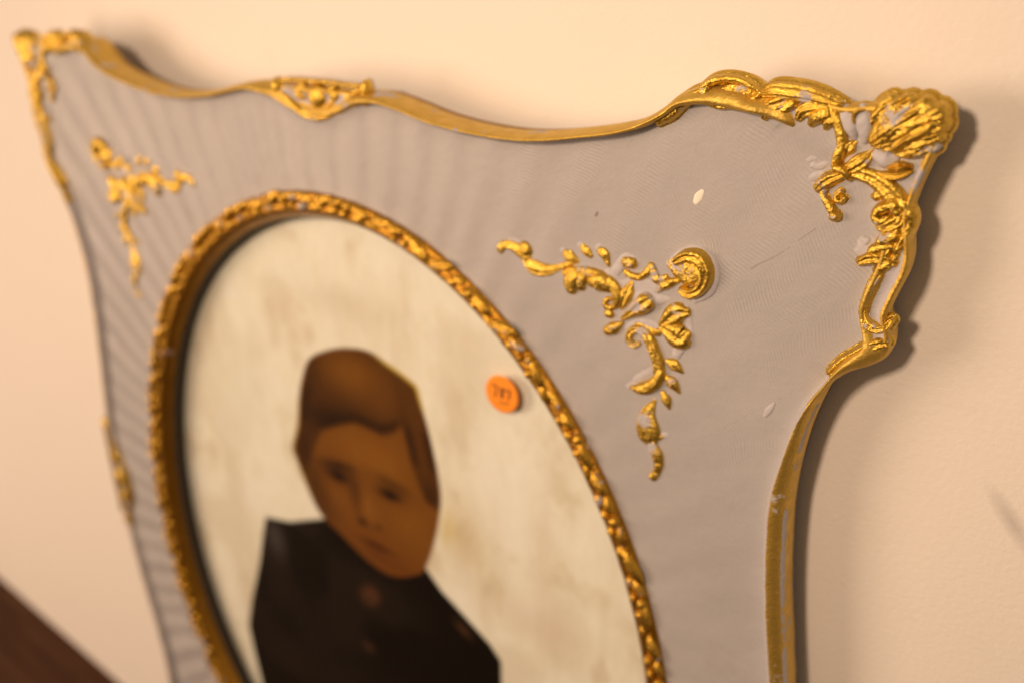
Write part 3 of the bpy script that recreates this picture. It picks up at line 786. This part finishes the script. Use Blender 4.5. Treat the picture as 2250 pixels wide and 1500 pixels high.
# head
hd = edge(HEAD, 1.2)
lay(hd, alb(132, 70, 20))
lay(hd*spot(-4, 101, 26, 14)*0.7, alb(150, 82, 22)); lay(hd*spot(34, 66, 12, 16)*0.55, alb(146, 80, 24))
lay(hd*spot(-36, 58, 10, 16)*0.5, alb(126, 66, 22)); lay(hd*spot(0, 64, 6, 12)*0.5, alb(150, 82, 26))
lay(hd*smooth01(60, 22, Y)*0.45, alb(112, 52, 18)); lay(hd*spot(20, 32, 20, 6)*0.5, alb(118, 56, 18))
lay(hd*spot(-52, 62, 8, 26, 18)*0.6, alb(84, 44, 16))
hr = edge(HAIR, 2.6)*hd
lay(hr, alb(86, 44, 13))
lay(hr*spot(-8, 150, 26, 14)*0.95, alb(136, 74, 20)); lay(hr*spot(14, 140, 14, 14)*0.6, alb(118, 62, 18))
lay(hr*spot(-30, 116, 28, 9, 10)*0.9, alb(48, 24, 9)); lay(hr*spot(-46, 135, 8, 26, -14)*0.6, alb(70, 36, 13))
lay(hr*spot(8, 121, 22, 4)*0.6, alb(66, 33, 12)); lay(hr*spot(42, 118, 7, 34, 12)*0.5, alb(112, 58, 18))
lay(hr*spot(46, 92, 7, 10)*0.8, alb(64, 32, 11)); lay(hr*spot(-56, 90, 6, 16)*0.8, alb(64, 32, 11))
lay(hr*spot(30, 128, 2.5, 26, 8)*0.4, alb(74, 38, 13))
fr = np.exp(-((sdf(HAIR, X, Y)+3.0)/3.2)**2)*hd*smooth01(104, 112, Y)*smooth01(136, 126, Y)
lay(fr*0.7, alb(44, 22, 8))
# features
lay(hd*spot(-26, 85, 15, 3.2, 8)*0.6, alb(86, 44, 15)); lay(hd*spot(-27, 78.5, 9, 2.6, 3)*0.8, alb(66, 33, 13)); lay(hd*spot(-26, 78, 2.6, 2.4)*0.7, alb(36, 19, 9))
lay(hd*spot(-13, 77, 4.5, 9, 14)*0.6, alb(88, 45, 16))
lay(hd*spot(17, 88.5, 13, 2.8, -8)*0.5, alb(92, 47, 16)); lay(hd*spot(15.5, 81.5, 8, 2.6, 4)*0.8, alb(68, 34, 13)); lay(hd*spot(14.5, 81, 2.7, 2.5)*0.8, alb(34, 18, 9))
lay(hd*spot(-9.5, 54, 3.2, 2.2)*0.8, alb(74, 36, 14)); lay(hd*spot(3.5, 55.5, 3.0, 1.8)*0.55, alb(86, 44, 16)); lay(hd*spot(-3, 52, 9, 3)*0.35, alb(100, 50, 18))
lay(hd*spot(1, 40.5, 12, 1.6)*0.75, alb(82, 34, 14)); lay(hd*spot(1, 43.2, 9, 2.2)*0.45, alb(112, 48, 20)); lay(hd*spot(1.5, 36.8, 8, 2.4)*0.45, alb(122, 56, 24)); lay(hd*spot(2, 33, 9, 1.6)*0.4, alb(94, 44, 16))
lay(hd*spot(-30, 81, 15, 8)*0.65, alb(70, 35, 12)); lay(hd*spot(14, 84, 13, 7)*0.55, alb(74, 37, 13))
lay(hd*spot(-26, 86, 13, 2.8, 10)*0.8, alb(44, 22, 8)); lay(hd*spot(17, 90, 12, 2.6, -8)*0.7, alb(60, 30, 10))
lay(hd*spot(-48, 66, 9, 22, 20)*0.5, alb(66, 33, 11)); lay(hd*spot(12, 100, 16, 12)*0.4, alb(156, 86, 22)); lay(hd*spot(-28, 62, 8, 8)*0.3, alb(150, 82, 24)); lay(hd*spot(22, 66, 10, 9)*0.35, alb(152, 82, 22))
lay(hd*spot(-27, 78.3, 8, 3.2, 3)*1.0, alb(24, 12, 6)); lay(hd*spot(15, 81.3, 7.5, 3.2, 4)*1.0, alb(26, 13, 6))
lay(hd*spot(-15, 70, 4.5, 12, 10)*0.6, alb(84, 42, 15)); lay(hd*spot(-9, 53.5, 3.4, 2.4)*0.9, alb(44, 20, 8)); lay(hd*spot(4, 55, 2.6, 1.5)*0.5, alb(66, 33, 12))
lay(hd*spot(1, 40.5, 11, 1.5)*0.9, alb(48, 19, 8)); lay(hd*spot(1, 36, 10, 3)*0.3, alb(96, 44, 16)); lay(hd*spot(-40, 50, 12, 14, 40)*0.4, alb(92, 47, 16)); lay(hd*spot(-5, 66, 3, 9)*0.4, alb(168, 94, 32))
pass
# yellowed edge of the cut-out head and the pale ear smudge
hd = edge(HEAD, 1.6)
col = col*(1-hd[..., None]*(1-np.array([0.74, 0.74, 0.66])))
ye = np.exp(-(sdf(HEAD, X, Y)/1.3)**2)
lay(ye*smooth01(6, 22, X)*smooth01(138, 150, Y)*0.8, alb(205, 152, 45)); lay(ye*smooth01(-50, -62, X)*0.5, alb(190, 135, 50))
lay(spot(57, 76, 5, 12, -8)*0.6*(1-hd), alb(205, 160, 78))
inside = (X/(OVAL_A-11.5))**2+(Y/(OVAL_B-11.5))**2 <= 1.0
idx = -np.ones(X.shape, int)
keep = np.argwhere(inside)
idx[inside] = np.arange(len(keep))
gv = [(gx[i]*MM, gy[j]*MM, -15.5*MM) for i, j in keep]
gf = []
nx_, ny_ = X.shape
for i in range(nx_-1):
    for j in range(ny_-1):
        q = (idx[i, j], idx[i+1, j], idx[i+1, j+1], idx[i, j+1])
        if min(q) >= 0: gf.append(tuple(int(k) for k in q))
gm = mesh_from('print', gv, gf)
ca = gm.color_attributes.new('print_colour', 'FLOAT_COLOR', 'POINT')
rgba = np.concatenate([col[inside], np.ones((len(keep), 1))], axis=1).astype(np.float32)
ca.data.foreach_set('color', rgba.ravel())
t = NT('sepia_print')
va = t.node('ShaderNodeVertexColor'); va.layer_name = 'print_colour'
tc = t.node('ShaderNodeTexCoord')
mp = t.node('ShaderNodeMapping'); mp.inputs['Scale'].default_value = (1, 0.5, 1); t.l(tc.outputs['Object'], mp.inputs['Vector'])
nn = t.noise(mp.outputs[0], 130, 5, 0.6); n4 = t.noise(tc.outputs['Object'], 900, 2)
c = t.mix(1.0, va.outputs['Color'], t.ramp(nn, [(0.3, (0.95, 0.94, 0.92)), (0.7, (1.03, 1.03, 1.03))]), 'MULTIPLY')
c = t.mix(1.0, c, t.ramp(n4, [(0.3, (0.93, 0.93, 0.93)), (0.7, (1.05, 1.05, 1.05))]), 'MULTIPLY')
t.l(c, t.bsdf.inputs['Base Color']); t.bsdf.inputs['Roughness'].default_value = 0.75
t.bsdf.inputs['Specular IOR Level'].default_value = 0.05
link('print', gm, t.m, portrait)

def glass_material():
    t = NT('window_glass')
    t.n.remove(t.bsdf)
    tr = t.node('ShaderNodeBsdfTransparent'); gl = t.node('ShaderNodeBsdfGlossy')
    gl.inputs['Roughness'].default_value = 0.03
    tr.inputs['Color'].default_value = (0.97, 0.98, 0.97, 1)
    lw = t.node('ShaderNodeLayerWeight'); lw.inputs['Blend'].default_value = 0.5
    fac = t.math('MULTIPLY_ADD', t.math('POWER', lw.outputs['Facing'], 5.0), 0.48, 0.012)
    mx = t.node('ShaderNodeMixShader')
    t.l(fac, mx.inputs[0]); t.l(tr.outputs[0], mx.inputs[1]); t.l(gl.outputs[0], mx.inputs[2])
    t.l(mx.outputs[0], t.out.inputs['Surface'])
    return t.m
ng = 128
gl = [oval_pt(2*math.pi*i/ng, 14.0, -10.9) for i in range(ng)]+[oval_pt(2*math.pi*i/ng, 14.0, -11.9) for i in range(ng)]
glv = [tuple(c*MM for c in p) for p in gl]
glf = [tuple(range(ng)), tuple(range(2*ng-1, ng-1, -1))]+[(i, ng+i, ng+(i+1) % ng, (i+1) % ng) for i in range(ng)]
link('glass_pane', mesh_from('glass_pane', glv, glf), glass_material(), portrait, smooth=False)

# ------------------------------------------------------------------ orange price sticker on the glass
sticker = bpy.data.objects.new('price_sticker', None)
sticker.empty_display_size = 0.01
scene.collection.objects.link(sticker)
SM = FRAME_M @ Matrix.Translation((98.6*MM, 171.0*MM, -10.8*MM))
sticker.matrix_world = SM
tag(sticker, 'small round orange sticker with handwritten 787 on the glass of the portrait', 'sticker')
dv, dfc = [(0, 0, 0.16*MM)], []
RS = 9.5
for k, (r, z) in enumerate(((4, 0.10), (8.4, 0.12), (RS, 0.14), (RS, 0.06))):
    for i in range(64):
        a = 2*math.pi*i/64
        dv.append((r*math.cos(a)*MM, r*math.sin(a)*MM, (z+0.04*(k >= 1)*math.sin(a*2+1))*MM))
dfc += [(0, 1+i, 1+(i+1) % 64) for i in range(64)]
for k in range(3):
    dfc += [(1+k*64+i, 1+(k+1)*64+i, 1+(k+1)*64+(i+1) % 64, 1+k*64+(i+1) % 64) for i in range(64)]
link('paper_disc', mesh_from('paper_disc', dv, dfc), plain('fluorescent_orange_paper', (0.98, 0.31, 0.012), 0.6, 300, 0.05, 0.00005), sticker)
INK = plain('marker_ink', (0.05, 0.012, 0.008), 0.6)
def ink(name, pts, w):
    U, V, N = stroke_geo(pts, [w*0.95]*len(pts), 0.05, {}, n0=0.20, m=5)
    vs = np.c_[U.ravel(), V.ravel(), np.clip(N, 0.19, 0.4).ravel()]*MM
    link(name, mesh_from(name, vs, orient_up(vs, grid_faces(U.shape[0], U.shape[1]))), INK, sticker)
ink('digit', [(-5.6, 3.3), (-4.4, 3.5), (-2.9, 3.4), (-3.3, 1.0), (-4.0, -2.2)], 0.75)
ink('digit', [(1.2, 2.8), (0.0, 3.2), (-0.8, 2.2), (0.2, 1.0), (1.0, -0.4), (0.3, -1.7), (-0.8, -0.9), (0.0, 0.8), (1.1, 2.0), (1.2, 2.8)], 0.75)
ink('digit', [(2.2, 2.6), (3.6, 2.9), (5.0, 2.8), (4.4, 0.6), (3.8, -1.6)], 0.8)
ink('underline', [(-1.4, -4.3), (0.6, -4.6), (2.6, -4.4), (4.0, -3.4)], 0.55)
